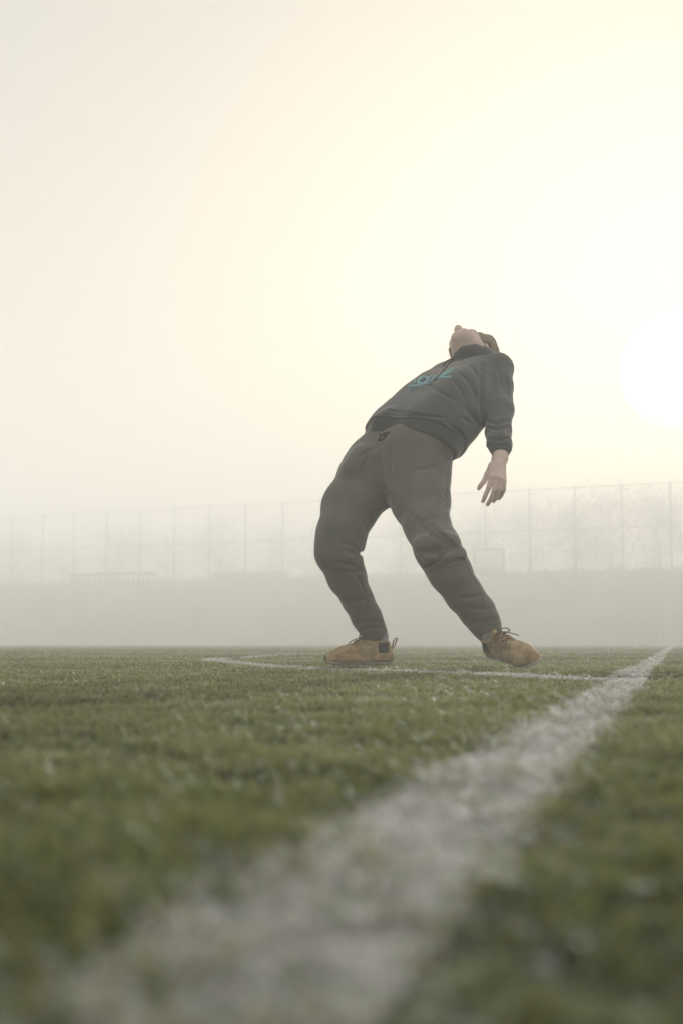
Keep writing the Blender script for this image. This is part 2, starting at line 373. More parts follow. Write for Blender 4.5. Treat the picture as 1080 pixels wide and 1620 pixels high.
# low slatted shelter on the bank, long bench wall, framed board
wood_m = noisy('red_brown_paint', (.12, .05, .04), (.19, .09, .07), 4, .7); blue_m = noisy('blue_paint', (.10, .14, .18), (.15, .20, .25), 3, .7); white_p = noisy('white_board', (.55, .55, .52), (.68, .67, .64), 3, .6); roof_m = noisy('roof_sheet', (.03, .022, .02), (.06, .045, .04), 4, .7)
RZ = math.atan2(DIR[1], DIR[0])
def frame_at(name, s_, off, z): x0, y0, _ = bk(s_, off); return empty(name, (x0, y0, z), RZ)
sh = frame_at('bench_shelter', s_at(191), -1.0, BT-.12); tag(sh, 'long low shelter with red brown posts and a dark sagging roof on the bank', 'shelter')
L = (s_at(253) - s_at(129))
mb = MB(); nseg = 12
for k in range(nseg):
    a = -L/2 + L*k/nseg; b = a + L/nseg; za = .78 + .08*math.sin(math.pi*k/nseg); mb.box(((a+b)/2, 0, za), (L/nseg/2, .6, .075))
mb.build('roof', roof_m, sh, False)
for k in range(17):
    mb = MB(); mb.box((-L/2 + .1 + (L-.2)*k/16, -.35, .33), (.055, .055, .41)); mb.build('post', wood_m, sh, False)
mb = MB(); mb.box((0, .1, .3), (L/2-.2, .18, .03)); mb.build('seat', wood_m, sh, False)
bw = frame_at('team_bench', s_at(405), -1.0, BT-.1); tag(bw, 'long pale blue bench with a low back panel on the bank', 'bench')
L2 = s_at(465) - s_at(346)
mb = MB(); mb.box((0, .15, .36), (L2/2, .03, .30)); mb.build('backrest', blue_m, bw, False)
mb = MB(); mb.box((0, -.1, .32), (L2/2, .2, .03)); mb.build('seat', blue_m, bw, False)
mb = MB(); mb.box((0, .15, .69), (L2/2+.05, .05, .03)); mb.build('top_rail', steel, bw, False)
for k in range(6):
    mb = MB(); mb.box((-L2/2 + .2 + (L2-.4)*k/5, -.1, .12), (.03, .18, .17)); mb.build('leg', steel, bw, False)
bd = frame_at('notice_board', s_at(780), -.8, BT-.1); tag(bd, 'grey framed board with two pale panels standing on the bank right of the knee', 'board')
Wb, Hb = 1.95, 1.25
for sx in (-1, 1):
    mb = MB(); mb.box((sx*Wb/2, 0, .85), (.06, .06, .95)); mb.build('post', steel, bd, False)
for zz_ in (1.72, .55):
    mb = MB(); mb.box((0, 0, zz_), (Wb/2-.062, .05, .05)); mb.build('rail', steel, bd, False)
for sx in (-1, 1):
    mb = MB(); mb.box((sx*Wb*.235, .0, 1.135), (Wb*.22, .02, .52)); mb.build('panel', white_p, bd, False)
mb = MB(); mb.box((0, 0, .25), (Wb/2-.062, .03, .22)); mb.build('skirt', roof_m, bd, False)

# ------------------------------------------------------------------ implicit surfaces for the figure
def rcone(a, b, r1, r2):
    a = np.asarray(a, float); b = np.asarray(b, float); ba = b - a; l2 = float(ba@ba) + 1e-12; rr = r1 - r2
    a2 = max(l2 - rr*rr, 1e-12); il2 = 1.0/l2
    def f(p):
        pa = p - a; y = pa@ba; z = y - l2
        xx = pa*l2 - ba[None]*y[:, None]; x2 = (xx*xx).sum(1); y2 = y*y*l2; z2 = z*z*l2
        k = np.sign(rr)*rr*rr*x2
        d = (np.sqrt(x2*a2*il2) + y*rr)*il2 - r1
        m1 = np.sign(z)*a2*z2 > k; m2 = np.sign(y)*a2*y2 < k
        d = np.where(m2, np.sqrt(np.maximum(x2 + y2, 0))*il2 - r1, d)
        d = np.where(m1, np.sqrt(np.maximum(x2 + z2, 0))*il2 - r2, d)
        return d
    return f, (a+b)/2, math.sqrt(l2)/2 + max(r1, r2)
def ellips(c, r, M=None):
    c = np.asarray(c, float); r = np.asarray(r, float)
    def f(p):
        q = p - c
        if M is not None: q = q@M           # columns of M are the local axes
        k0 = np.linalg.norm(q/r, axis=1); k1 = np.linalg.norm(q/(r*r), axis=1) + 1e-9
        return k0*(k0 - 1)/k1
    return f, c, float(r.max())
class SDF:
    """ordered list of (prim, op, k); op 'u' smooth union, 's' smooth subtraction"""
    def __init__(s, cap=.09): s.items = []; s.cap = cap; s.post = []
    def add(s, prim, k=.02, op='u'): s.items.append((prim, op, k)); return s
    def chain(s, nodes, k=.02, op='u', scale=1.0, off=0.0):
        for (p, r), (q, t) in zip(nodes[:-1], nodes[1:]): s.add(rcone(p, q, r*scale+off, t*scale+off), k, op)
        return s
    def __call__(s, p):
        d = np.full(len(p), s.cap)
        for (f, c, R_), op, k in s.items:
            m = ((p - c)**2).sum(1) < (R_ + s.cap)**2
            if not m.any(): continue
            pm = p[m]; e = f(pm); dm = d[m]
            if op == 'u':
                h = np.maximum(k - np.abs(dm - e), 0)/k; d[m] = np.minimum(dm, e) - h*h*k*.25
            else:
                h = np.maximum(k - np.abs(-e - dm), 0)/k; d[m] = np.maximum(dm, -e) + h*h*k*.25
        for f in s.post: d = f(p, d)
        return d
def nets(f, lo, hi, h, C=4):
    lo = np.asarray(lo, float); hi = np.asarray(hi, float)
    nb = np.ceil((hi - lo)/(h*C)).astype(int); nfine = nb*C
    g = [lo[i] + (np.arange(nb[i]) + .5)*h*C - h/2 for i in range(3)]
    G = np.stack(np.meshgrid(*g, indexing='ij'), -1).reshape(-1, 3)
    dc = f(G); D = np.repeat(np.repeat(np.repeat(dc.reshape(nb).astype(np.float32), C, 0), C, 1), C, 2)
    act = np.abs(dc) < h*C*1.25
    idx = np.argwhere(act.reshape(nb))
    o = np.stack(np.meshgrid(*[np.arange(C)]*3, indexing='ij'), -1).reshape(-1, 3)
    fi = (idx[:, None, :]*C + o[None]).reshape(-1, 3)
    for a in range(0, len(fi), 1500000):
        b = fi[a:a+1500000]; D[b[:, 0], b[:, 1], b[:, 2]] = f(lo + b*h)
    S = D < 0; nx, ny, nz = S.shape
    cnt = np.zeros((nx-1, ny-1, nz-1), np.int8)
    for dx in (0, 1):
        for dy in (0, 1):
            for dz in (0, 1): cnt += S[dx:nx-1+dx, dy:ny-1+dy, dz:nz-1+dz]
    cells = np.argwhere((cnt > 0) & (cnt < 8)); del cnt
    acc = np.zeros((len(cells), 3)); num = np.zeros(len(cells))
    cor = [(dx, dy, dz) for dx in (0, 1) for dy in (0, 1) for dz in (0, 1)]
    vals = {c: D[cells[:, 0]+c[0], cells[:, 1]+c[1], cells[:, 2]+c[2]].astype(float) for c in cor}
    for c in cor:
        for ax in range(3):
            if c[ax]: continue
            e = list(c); e[ax] = 1; e = tuple(e); v0, v1 = vals[c], vals[e]; m = (v0 < 0) != (v1 < 0)
            t = np.where(m, v0/(v0 - v1 + 1e-12), 0)
            pt = np.tile(np.array(c, float), (len(cells), 1)); pt[:, ax] += t
            acc[m] += pt[m]; num[m] += 1
    V = lo + (cells + acc/num[:, None])*h
    vid = np.full((nx, ny, nz), -1, np.int32); vid[cells[:, 0], cells[:, 1], cells[:, 2]] = np.arange(len(cells))
    Q = []
    for ax in range(3):
        sl0 = [slice(None)]*3; sl1 = [slice(None)]*3; sl0[ax] = slice(0, -1); sl1[ax] = slice(1, None)
        A, B_ = S[tuple(sl0)], S[tuple(sl1)]
        E = np.argwhere(A != B_); E = E[(E[:, (ax+1) % 3] > 0) & (E[:, (ax+2) % 3] > 0)]
        ins = S[E[:, 0], E[:, 1], E[:, 2]]
        u_ = np.zeros(3, int); w_ = np.zeros(3, int); u_[(ax+1) % 3] = 1; w_[(ax+2) % 3] = 1
        ids = [vid[tuple((E - o_).T)] for o_ in (u_ + w_, w_, u_*0, u_)]
        q = np.stack(ids, 1); q[~ins] = q[~ins][:, ::-1]
        Q.append(q[(q >= 0).all(1)])
    return V, np.concatenate(Q)
def relax(V, Q, n=1, lam=.5):
    for _ in range(n):
        s = np.zeros_like(V); c = np.zeros(len(V))
        for i in range(4):
            a, b = Q[:, i], Q[:, (i+1) % 4]
            for x_, y_ in ((a, b), (b, a)):
                for d in range(3): s[:, d] += np.bincount(x_, V[y_, d], len(V))
                c += np.bincount(x_, minlength=len(V))
        V = V + lam*(s/np.maximum(c, 1)[:, None] - V)
    return V
ORG = None
def sdf_obj(name, f, lo, hi, h, mat, parent, sm=1):
    V, Q = nets(f, lo, hi, h); V = relax(V, Q, sm)
    if ORG is not None: V = V - ORG
    o = fast_mesh(name, V, Q.ravel(), np.arange(len(Q))*4, mat, parent); return o
def hit(f, u, v, y0=4.9, y1=6.4):
    r = ray(u, v); o = np.array([0, 0, CAMZ]); t = y0/r[1]; rl = np.linalg.norm(r)
    for _ in range(160):
        p = o + r*t; d = float(f(p[None])[0])
        if d < .0006: return p
        t += max(d*.7, .0006)/rl
        if t*r[1] > y1: break
    return None
def hits(f, uv):
    out = []; last = None
    for u, v in uv:
        p = hit(f, u, v)
        if p is not None: out.append(p)
    return out
def dense(uv, n=4):
    o = []
    for (a, b), (c, d) in zip(uv[:-1], uv[1:]):
        for i in range(n): o.append((a + (c-a)*i/n, b + (d-b)*i/n))
    return o + [uv[-1]]
def pn_(l): return [(P(u, v, Y), r/pxm(Y)) for u, v, Y, r in l]

# skeleton read as joints in metres (column, row, depth, half width)
legR = pn_([(596,735,5.60,50),(588,755,5.58,51),(553.5,802,5.52,43),(539.5,846,5.46,37.5),(534,874,5.44,34),(548,912,5.49,28.5),(565,947,5.54,22.8),(580,977,5.585,21.5),(591,1000,5.61,17.5),(595,1011,5.62,14.8)])
legL = pn_([(652,730,5.52,55),(656,752,5.50,54.5),(665,792,5.43,45),(675.5,832,5.34,34.5),(692,868,5.27,35),(711,905,5.285,32),(734,941,5.33,27.5),(755,968,5.37,26),(768,990,5.395,20.5),(776.5,1008,5.41,15.6)])
LAT = np.array([.66, -.75, -.06]); LAT /= np.linalg.norm(LAT)
tors = [((649,705,5.58), .122, .085), ((655,686,5.60), .131, .085), ((677,668,5.66), .138, .085), ((700,645,5.72), .134, .088), ((717,623,5.78), .112, .088), ((735,603,5.84), .094, .080)]
armL = pn_([(786,583,5.80,25.5),(788,612,5.72,22.5),(789,650,5.61,22.5),(788,682,5.51,19.5),(789,703,5.445,17.2),(791,712,5.42,15.2)])
armR = pn_([(729,596,5.97,22),(712,640,6.02,20),(700,680,6.03,19),(694,715,5.99,17),(690,742,5.95,13.5)])

# ---- head frame
HL = np.array([.868, -.23, .397]); HL /= np.linalg.norm(HL)
HF = np.array([-.42, -.03, .90]); HF -= HL*(HF@HL); HF /= np.linalg.norm(HF)
HU = np.cross(HL, HF)
HU = -HU if HU[1] < 0 else HU
HO = P(743, 558, 5.93)
HM = np.stack([HL, HF, HU], 1)
def H(x, y, z): return HO + HL*x + HF*y + HU*z
def he(c, r): return ellips(H(*c), r, HM)

body = SDF()
def limb(chain, sc, extra=()):
    body.chain(chain, .02, scale=sc)
limb(legR, .80); limb(legL, .80)
for (c, r, W) in tors:
    cp = P(*c); body.add(rcone(cp - LAT*W, cp + LAT*W, r*.82, r*.82), .05)
shL, shR = armL[0], armR[0]
body.add(rcone(P(752,583,5.88), shL[0], .062, .05), .04); body.add(rcone(P(752,583,5.88), shR[0], .062, .045), .04)
limb(armL, .74); limb(armR, .74)
# neck
body.add(rcone(P(748,582,5.89), H(0, -.018, -.055), .060, .054), .03)
# head
body.add(he((0, -.012, .045), (.076, .097, .088)), .02)
body.add(he((0, .035, -.018), (.062, .058, .085)), .03)
body.add(rcone(H(-.008, .074, -.092), H(.008, .074, -.092), .019, .019), .04)
body.add(he((0, .026, -.072), (.044, .050, .026)), .025)
for s in (-1, 1):
    body.add(rcone(H(s*.050, .0, -.055), H(s*.020, .070, -.096), .020, .017), .025)
    body.add(he((s*.040, .062, -.020), (.024, .024, .022)), .02)               # cheek
    body.add(rcone(H(s*.012, .088, .024), H(s*.042, .078, .022), .010, .008), .012)  # brow
    body.add(he((s*.032, .103, .004), (.016, .014, .011)), .012, 's')           # socket
    body.add(he((s*.031, .080, .004), (.0125, .0125, .0125)), .004)
    body.add(he((s*.077, -.012, -.004), (.007, .019, .032)), .008)             # ear
    body.add(he((s*.084, -.006, .0), (.006, .010, .018)), .006, 's')
    body.add(he((s*.010, .104, -.043), (.008, .010, .007)), .006)              # nostril wing
    body.add(he((s*.0065, .108, -.052), (.0035, .005, .004)), .003, 's')
body.add(rcone(H(0, .090, .012), H(0, .114, -.038), .009, .0125), .014)        # nose
body.add(rcone(H(-.018, .091, -.064), H(.018, .091, -.064), .006, .006), .008)  # upper lip
body.add(rcone(H(-.015, .090, -.075), H(.015, .090, -.075), .0068, .0068), .006)
body.add(rcone(H(-.022, .100, -.0695), H(.022, .100, -.0695), .0022, .0022), .003, 's')
# left hand (back of the hand towards the lens, fingers hanging)
def hand(pts, k=.008):
    for ch in pts: body.chain(ch, k)
def hp(u, v, Y, r): return (P(u, v, Y), r)
body.chain([hp(791,712,5.42,.0285), hp(791,724,5.40,.0245), hp(788,736,5.38,.022)], .015)
body.add(rcone(P(785,726,5.40), P(794,727,5.40), .020, .018), .012)
for a, b in (((778,736,5.385),(777,754,5.345)), ((783,736,5.38),(784,755,5.338)), ((789,736,5.38),(791,757,5.34)), ((794,737,5.385),(796,761,5.352))):
    body.add(rcone(P(*a), P(*b), [.0135,.0145,.0145,.013][0], .0112), .010)
body.add(rcone(P(780,738,5.40), P(770,752,5.385), .0165, .014), .018)            # thumb mount
fing = [
 [(777,754,5.345,.0118),(772,772,5.337,.0103),(766.5,785,5.350,.0092),(763,793,5.368,.0080)],
 [(784.5,755,5.338,.0118),(781.5,775,5.330,.0106),(776,789,5.346,.0094),(770.5,798,5.366,.0080)],
 [(791,757,5.340,.0112),(789.5,775,5.338,.0100),(785,786,5.358,.0090),(780,793,5.382,.0078)],
 [(796.5,761,5.352,.0102),(796,775,5.354,.0090),(792,784,5.374,.0080),(788,789,5.394,.0070)],
 [(771,750,5.386,.0135),(764.5,762,5.378,.0110),(759.5,768,5.376,.0098),(756.5,773,5.380,.0080)]]
for ch in fing: body.chain([hp(u, v, 5.345 + (Y-5.345)*.55 if u_i < 9 else Y, r*.93) for u_i, (u, v, Y, r) in enumerate(ch)], .003)
# right hand, hanging behind the back
wr = P(690, 742, 5.95); 
body.chain([(wr, .026), (wr + [.0,-.005,-.03], .022)], .012)
for i, (ox, ln) in enumerate(((-.028,.072),(-.009,.08),(.010,.075),(.028,.06))):
    k0 = wr + [ox*.5, .003*i-.004, -.035]; k1 = wr + [ox, -.004+.002*i, -.095]
    k2 = k1 + [ox*.1, .010, -ln*.5]; k3 = k2 + [ox*.05, .022, -ln*.42]
    body.chain([(k0, .013), (k1, .0115)], .014); body.chain([(k1, .0105), (k2, .0093), (k3, .0078)], .004)
body.chain([(wr+[.022,0,-.04], .016), (wr+[.046,-.006,-.072], .0115), (wr+[.050,-.002,-.102], .0085)], .010)

# ---- shoe frames
def frame(fwd, up):
    f = np.array(fwd, float); f /= np.linalg.norm(f); u_ = np.array(up, float); u_ -= f*(u_@f); u_ /= np.linalg.norm(u_)
    return np.cross(f, u_), f, u_            # x = wearer's right, y = toe, z = up
SR = frame((-1, -.10, 0), (0, 0, 1)); OR_ = P(622.5, 1051.5, 5.60) + np.array([0, .012, 0])
SL = frame((.58, -.80, -.13), (-.55, -.25, .80)); OL = P(774, 1034, 5.46)
def S2W(fr, o): 
    return lambda x, y, z: o + fr[0]*x + fr[1]*y + fr[2]*z
wR, wL = S2W(SR, OR_), S2W(SL, OL)
for (w_, leg) in ((wR, legR), (wL, legL)):    # feet inside the shoes
    body.chain([(leg[-1][0], .027), (w_(0, .058, .075), .026), (w_(0, .13, .045), .024), (w_(0, .21, .028), .020), (w_(0, .25, .024), .016)], .02)
    body.chain([(w_(0, .055, .075), .025), (w_(0, .040, .038), .027), (w_(0, .15, .028), .022)], .02)

# ---- trousers
pants = SDF()
pants.chain(legR, .035); pants.chain(legL, .035)
for (u, v, Y, r, W) in ((640,722,5.565,.128,.060), (645,705,5.585,.112,.070), (652,684,5.61,.106,.072)):
    cp = P(u, v, Y); pants.add(rcone(cp - LAT*W, cp + LAT*W, r, r), .05)
pants.add(rcone(P(606,775,5.57), P(630,770,5.53), .055, .057), .03); pants.add(rcone(P(601,786,5.56), P(622,786,5.53), .040, .036), .018)          # crotch gusset
pants.add(rcone(P(572,722,5.50), P(560,745,5.49), .042, .05), .03)         # front of right hip
for (u, v, Y, r) in ((704,852,5.28,.027),(717,879,5.275,.026),(696,846,5.30,.028),(767,976,5.40,.029),(560,861,5.46,.024),(556,889,5.47,.024),(590,984,5.60,.023)):
    c_ = P(u, v, Y); pants.add(rcone(c_ - LAT*.02, c_ + LAT*.02, r, r), .018)
pants.add(rcone(P(735,866,5.36), P(731,868,5.18), .009, .009), .006, 's')
pants.add(rcone(P(573,875,5.53), P(571,876,5.36), .008, .008), .006, 's')
def fold(sd, uv, r, k=.012, op='u', sink=.0, n=4, ends=.35):
    pts = hits(SD0[id(sd)], dense(uv, n)); 
    if len(pts) < 3: return
    pts = list(pts)
    for _ in range(3): pts = [pts[0]] + [(a_ + 2*b_ + c_)/4 for a_, b_, c_ in zip(pts[:-2], pts[1:-1], pts[2:])] + [pts[-1]]
    m = len(pts); amp = r*.28 if op == 'u' else r*.9; br = r*1.9 if op == 'u' else r*2.0
    vd = [(p - np.array([0, 0, CAMZ])) for p in pts]; vd = [d/np.linalg.norm(d) for d in vd]
    nodes = []
    for i, (p, d) in enumerate(zip(pts, vd)):
        t = math.sin(math.pi*(i+.3)/(m-.4)); rr = br*(.55 + .45*t); am = amp*t
        nodes.append((p + d*(rr - am)*1.0, rr) if op == 'u' else (p - d*(rr - am), rr))
    k = .030 if op == 'u' else .008
    sd.chain(nodes, k, op)
SD0 = {}
import copy
def freeze(sd):
    c_ = SDF(); c_.items = list(sd.items); c_.cap = sd.cap; SD0[id(sd)] = c_
freeze(pants)
PF = [ # u = soft swelling, s = crease: points, size, op
 ([(662,862),(692,862),(718,856)], .012, 'u'), ([(676,882),(704,880),(728,876)], .010, 'u'), ([(668,873),(694,872),(719,867)], .0075, 's'), ([(690,852),(706,858),(717,865)], .005, 's'),
 ([(700,893),(716,886),(732,884)], .004, 's'), ([(642,806),(672,838),(708,862)], .006, 's'), ([(672,820),(692,842),(714,858)], .004, 's'), ([(655,905),(680,896),(700,880)], .004, 's'),
 ([(745,988),(765,985),(784,978)], .0045, 's'), ([(752,997),(768,992),(786,989)], .004, 's'), ([(726,947),(748,946),(765,940)], .003, 's'), ([(738,962),(758,966),(778,962)], .003, 's'),
 ([(546,873),(558,873),(566,876)], .007, 's'), ([(528,890),(550,894),(568,898)], .004, 's'), ([(536,906),(556,906),(574,902)], .004, 's'), ([(540,858),(556,862),(568,870)], .004, 's'),
 ([(562,988),(582,986),(604,984)], .0045, 's'), ([(566,997),(584,994),(605,993)], .004, 's'), ([(575,975),(582,950),(574,925),(560,905)], .0035, 's'), ([(552,955),(570,952),(586,944)], .003, 's'),
 ([(600,712),(600,745),(610,775)], .005, 's'), ([(605,790),(592,812),(579,838)], .006, 's'), ([(604,702),(584,712),(566,724)], .004, 's'), ([(598,700),(582,722),(572,748)], .004, 's'),
 ([(708,775),(690,800),(676,818)], .004, 's'), ([(604,776),(615,783),(626,790)], .006, 's'), ([(618,700),(619,720),(616,745)], .003, 's'), ([(690,735),(672,742),(655,742)], .003, 's'), ([(530,790),(534,815),(530,842)], .003, 's'),
 ([(705,800),(688,818),(664,826)], .003, 's'),
]
for uv, r, op in PF: fold(pants, uv, r*1.15, .028 if op == 'u' else .022, op, sink=r*.55)
def wr_p(p, d):
    m = np.abs(d) < .03
    q = p[m]; w = np.zeros(len(q))
    w += .0006*np.sin(52*q[:, 2] + 21*q[:, 0] + 2.2*np.sin(17*q[:, 0] + 9*q[:, 1])) * np.sin(14*q[:, 0] + 11*q[:, 2] + 3)
    w += .0007*np.sin(31*q[:, 2] - 26*q[:, 0] + 1.7*np.sin(23*q[:, 2]))*np.sin(9*q[:, 1] + 8*q[:, 2])
    d = d.copy(); d[m] += w; return d
pants.post.append(wr_p)
# ankle ends: flat cut
def cut_end(cc, p0, p1, depth=0.0):
    a = p1[0]; n_ = p1[0] - p0[0]; n_ = n_/np.linalg.norm(n_); L_ = p1[1]*.55
    def f(p, d):
        pl = (p - (a + n_*L_*0.2))@n_; near = ((p - a)**2).sum(1) < .09**2
        return np.where(near, np.maximum(d, pl), d)
    cc.post.append(f)
cut_end(pants, legR[-2], legR[-1]); cut_end(pants, legL[-2], legL[-1])

# ---- hoodie
hood = SDF()
for (c, r, W) in tors:
    cp = P(*c); hood.add(rcone(cp - LAT*W, cp + LAT*W, r, r), .05)
hood.add(rcone(P(752,584,5.88), shL[0], .078, .062), .05); hood.add(rcone(P(748,590,5.90), P(731,597,5.97), .072, .058), .05)
hood.chain(armL, .02); hood.chain(armR, .025)
hood.add(rcone(P(700,700,5.72), P(716,705,5.70), .055, .05), .05)            # slack cloth over the lower back
hood.add(rcone(P(604,672,5.55), P(612,668,5.55), .040, .040), .05)           # cloth hanging over the belt
for a, b, r in (((736,575,5.86),(748,563,5.87),.052), ((748,566,5.90),(762,563,5.88),.050)):
    hood.add(rcone(P(*a), P(*b), r, r-.006), .03)                            # standing collar
hood.chain(pn_([(724,563,5.83,8),(735,557,5.80,9.5),(750,555,5.79,10),(765,559,5.80,10),(775,565,5.83,10)]), .018)
# laid-down hood behind the neck
hood.add(rcone(P(757,575,6.02), P(772,572,5.95), .050, .045), .03)
freeze(hood)
HFd = [
 ([(735,640),(750,660),(764,676)], .006, 's'), ([(618,655),(660,657),(708,661)], .0045, 's'),  ([(700,690),(716,706),(722,716)], .008, 'u'),
 ([(712,672),(728,684),(736,700)], .006, 's'), ([(764,575),(762,610),(764,650),(766,676)], .007, 's'), ([(728,590),(742,602),(752,622),(756,640)], .0045, 's'), ([(716,600),(730,618),(738,640)], .003, 's'),
 ([(798,590),(803,612),(806,632)], .004, 's'), ([(786,580),(793,602),(800,626)], .004, 's'), ([(768,666),(784,671),(806,664)], .0035, 's'), ([(769,676),(788,680),(808,673)], .004, 's'), 
   ([(772,694),(788,697),(806,692)], .004, 's'), ([(680,608),(700,622),(722,632)], .004, 's'), 
 ([(745,578),(754,590),(758,606)], .0035, 's'),  ([(612,648),(628,652),(650,652)], .003, 's'), ([(730,660),(744,668),(758,672)], .004, 's'),
]
for uv, r, op in HFd: fold(hood, uv, r*1.2, .026 if op == 'u' else .020, op, sink=r*.5)
def wr_h(p, d):
    m = np.abs(d) < .03; q = p[m]
    w = .0007*np.sin(44*q[:, 2] + 33*q[:, 0] + 2.0*np.sin(15*q[:, 0] + 12*q[:, 1])) * np.sin(13*q[:, 0] - 11*q[:, 2] + 1)
    w += .0006*np.sin(66*q[:, 2] - 20*q[:, 1] + 1.7*np.sin(19*q[:, 0]))*np.sin(21*q[:, 1] + 8*q[:, 0])
    d = d.copy(); d[m] += w; return d
hood.post.append(wr_h)
# hem plane, sleeve end, neck opening
hemA = P(587, 683, 5.55); hemB = P(711, 733, 5.60); hemM = (P(650, 681, 5.42))
hn = np.cross(hemB - hemA, hemM - hemA); hn /= np.linalg.norm(hn); hn = hn if hn[2] < 0 else -hn
HEMC = P(650, 705, 5.58)
def hem(p, d):
    d = d - .0045*np.clip(((p - hemA)@hn < -.045).astype(float)*1.0 * np.clip(((p - hemA)@hn + .16)/.08, 0, 1), 0, 1)
    near = ((p - HEMC)**2).sum(1) < .30**2; left = (p@np.array([.66, -.75, 0])) 
    pl = (p - hemA)@hn + .050
    arm_ = ((p - armL[3][0])**2).sum(1) < .14**2
    arm2 = (p[:, 1] > 5.86)
    return np.where(near & ~arm_ & ~arm2, np.maximum(d, pl), d)
hood.post.append(hem)
cut_end(hood, armL[-2], armL[-1]); cut_end(hood, armR[-2], armR[-1])
neck_hole = SDF(); neck_hole.add(rcone(P(747,578,5.90), H(0, -.015, -.03), .058, .060), .02); neck_hole.add(rcone(H(0,.02,-.11), H(0,.03,-.02), .035, .05), .02)
wrist_hole = rcone(armL[-1][0] - (armL[-2][0]-armL[-1][0])*-1.2, armL[-1][0] - (armL[-2][0]-armL[-1][0])*1.2, .0305, .0305)[0]
def holes(p, d):
    d = np.maximum(d, -neck_hole(p)); m = ((p - armL[-1][0])**2).sum(1) < .1**2
    if m.any(): d = d.copy(); d[m] = np.maximum(d[m], -wrist_hole(p[m]))
    return d
hood.post.append(holes)

# ------------------------------------------------------------------ materials of the figure
def fabric(name, c1, c2, fine=900, rough=.9, sheen=.45):
    m, nt, out = new_mat(name)
    b = N(nt, 'ShaderNodeBsdfPrincipled', Roughness=rough); b.inputs['Specular IOR Level'].default_value = .2
    b.inputs['Sheen Weight'].default_value = sheen; b.inputs['Sheen Roughness'].default_value = .45
    tc = N(nt, 'ShaderNodeTexCoord'); n1 = N(nt, 'ShaderNodeTexNoise', Scale=9, Detail=8); lk(nt, tc.outputs['Object'], n1.inputs['Vector'])
    n2 = N(nt, 'ShaderNodeTexNoise', Scale=fine, Detail=2); lk(nt, tc.outputs['Object'], n2.inputs['Vector'])
    mx = N(nt, 'ShaderNodeMath', operation='MULTIPLY_ADD'); mx.inputs[1].default_value = .5; lk(nt, n2.outputs[0], mx.inputs[0])
    hf = N(nt, 'ShaderNodeMath', operation='MULTIPLY'); hf.inputs[1].default_value = .5; lk(nt, n1.outputs[0], hf.inputs[0]); lk(nt, hf.outputs[0], mx.inputs[2])
    lk(nt, ramp(nt, mx.outputs[0], [(.35, c1), (.65, c2)]), b.inputs['Base Color'])
    w3 = N(nt, 'ShaderNodeTexNoise', Scale=60, Detail=5); lk(nt, tc.outputs['Object'], w3.inputs['Vector'])
    bp = N(nt, 'ShaderNodeBump', Strength=.25, Distance=.004); lk(nt, w3.outputs[0], bp.inputs['Height']); lk(nt, bp.outputs[0], b.inputs['Normal'])
    lk(nt, b.outputs[0], out.inputs[0]); return m
hood_m = fabric('navy_grey_jersey', (.070, .073, .073), (.108, .110, .108))
hood_rib = fabric('navy_grey_rib', (.056, .058, .058), (.088, .090, .088))
pant_m = fabric('grey_jersey', (.120, .118, .102), (.180, .176, .154)); pant_rib = fabric('grey_rib', (.055, .052, .045), (.088, .083, .073))
sock_m = fabric('light_grey_knit', (.30, .30, .30), (.44, .44, .43))
cord_m = noisy('dark_cord', (.02, .022, .024), (.04, .042, .045), 60, .8)
shoe_m = noisy('tan_leather', (.28, .185, .085), (.60, .45, .26), 34, .72, .35, 140, sheen=.2)
shoe_d = noisy('worn_toe', (.13, .10, .07), (.22, .175, .125), 30, .75, .3, 160)
gore_m = noisy('elastic_gore', (.055, .050, .044), (.09, .083, .073), 80, .85, .3, 300)
sole_m = noisy('pale_rubber_sole', (.26, .24, .20), (.42, .40, .35), 30, .7, .3, 120)
shoe_p = noisy('tan_suede_overlay', (.28, .185, .085), (.44, .31, .165), 26, .8, .35, 160, sheen=.3)
sole_l = noisy('worn_white_rubber_sole', (.50, .48, .44), (.72, .70, .66), 30, .7, .3, 120)
lace_m = noisy('brown_lace', (.14, .085, .045), (.26, .165, .09), 90, .8)
skin_m, nt, out = new_mat('skin')
b = N(nt, 'ShaderNodeBsdfPrincipled', Roughness=.5); b.inputs['Subsurface Weight'].default_value = .15; b.inputs['Subsurface Scale'].default_value = .006
b.inputs['Subsurface Radius'].default_value = (1, .35, .2)
tc = N(nt, 'ShaderNodeTexCoord'); n1 = N(nt, 'ShaderNodeTexNoise', Scale=28, Detail=5); lk(nt, tc.outputs['Object'], n1.inputs['Vector'])
lk(nt, ramp(nt, n1.outputs[0], [(.3, (.70, .53, .46)), (.7, (.80, .64, .56))]), b.inputs['Base Color'])
n2 = N(nt, 'ShaderNodeTexNoise', Scale=260, Detail=3); lk(nt, tc.outputs['Object'], n2.inputs['Vector']); bp = N(nt, 'ShaderNodeBump', Strength=.15, Distance=.002); lk(nt, n2.outputs[0], bp.inputs['Height']); lk(nt, bp.outputs[0], b.inputs['Normal'])
lk(nt, b.outputs[0], out.inputs[0])
hair_m = noisy('light_brown_hair', (.30, .25, .17), (.54, .47, .34), 40, .5, .6, 150, spec=.5)

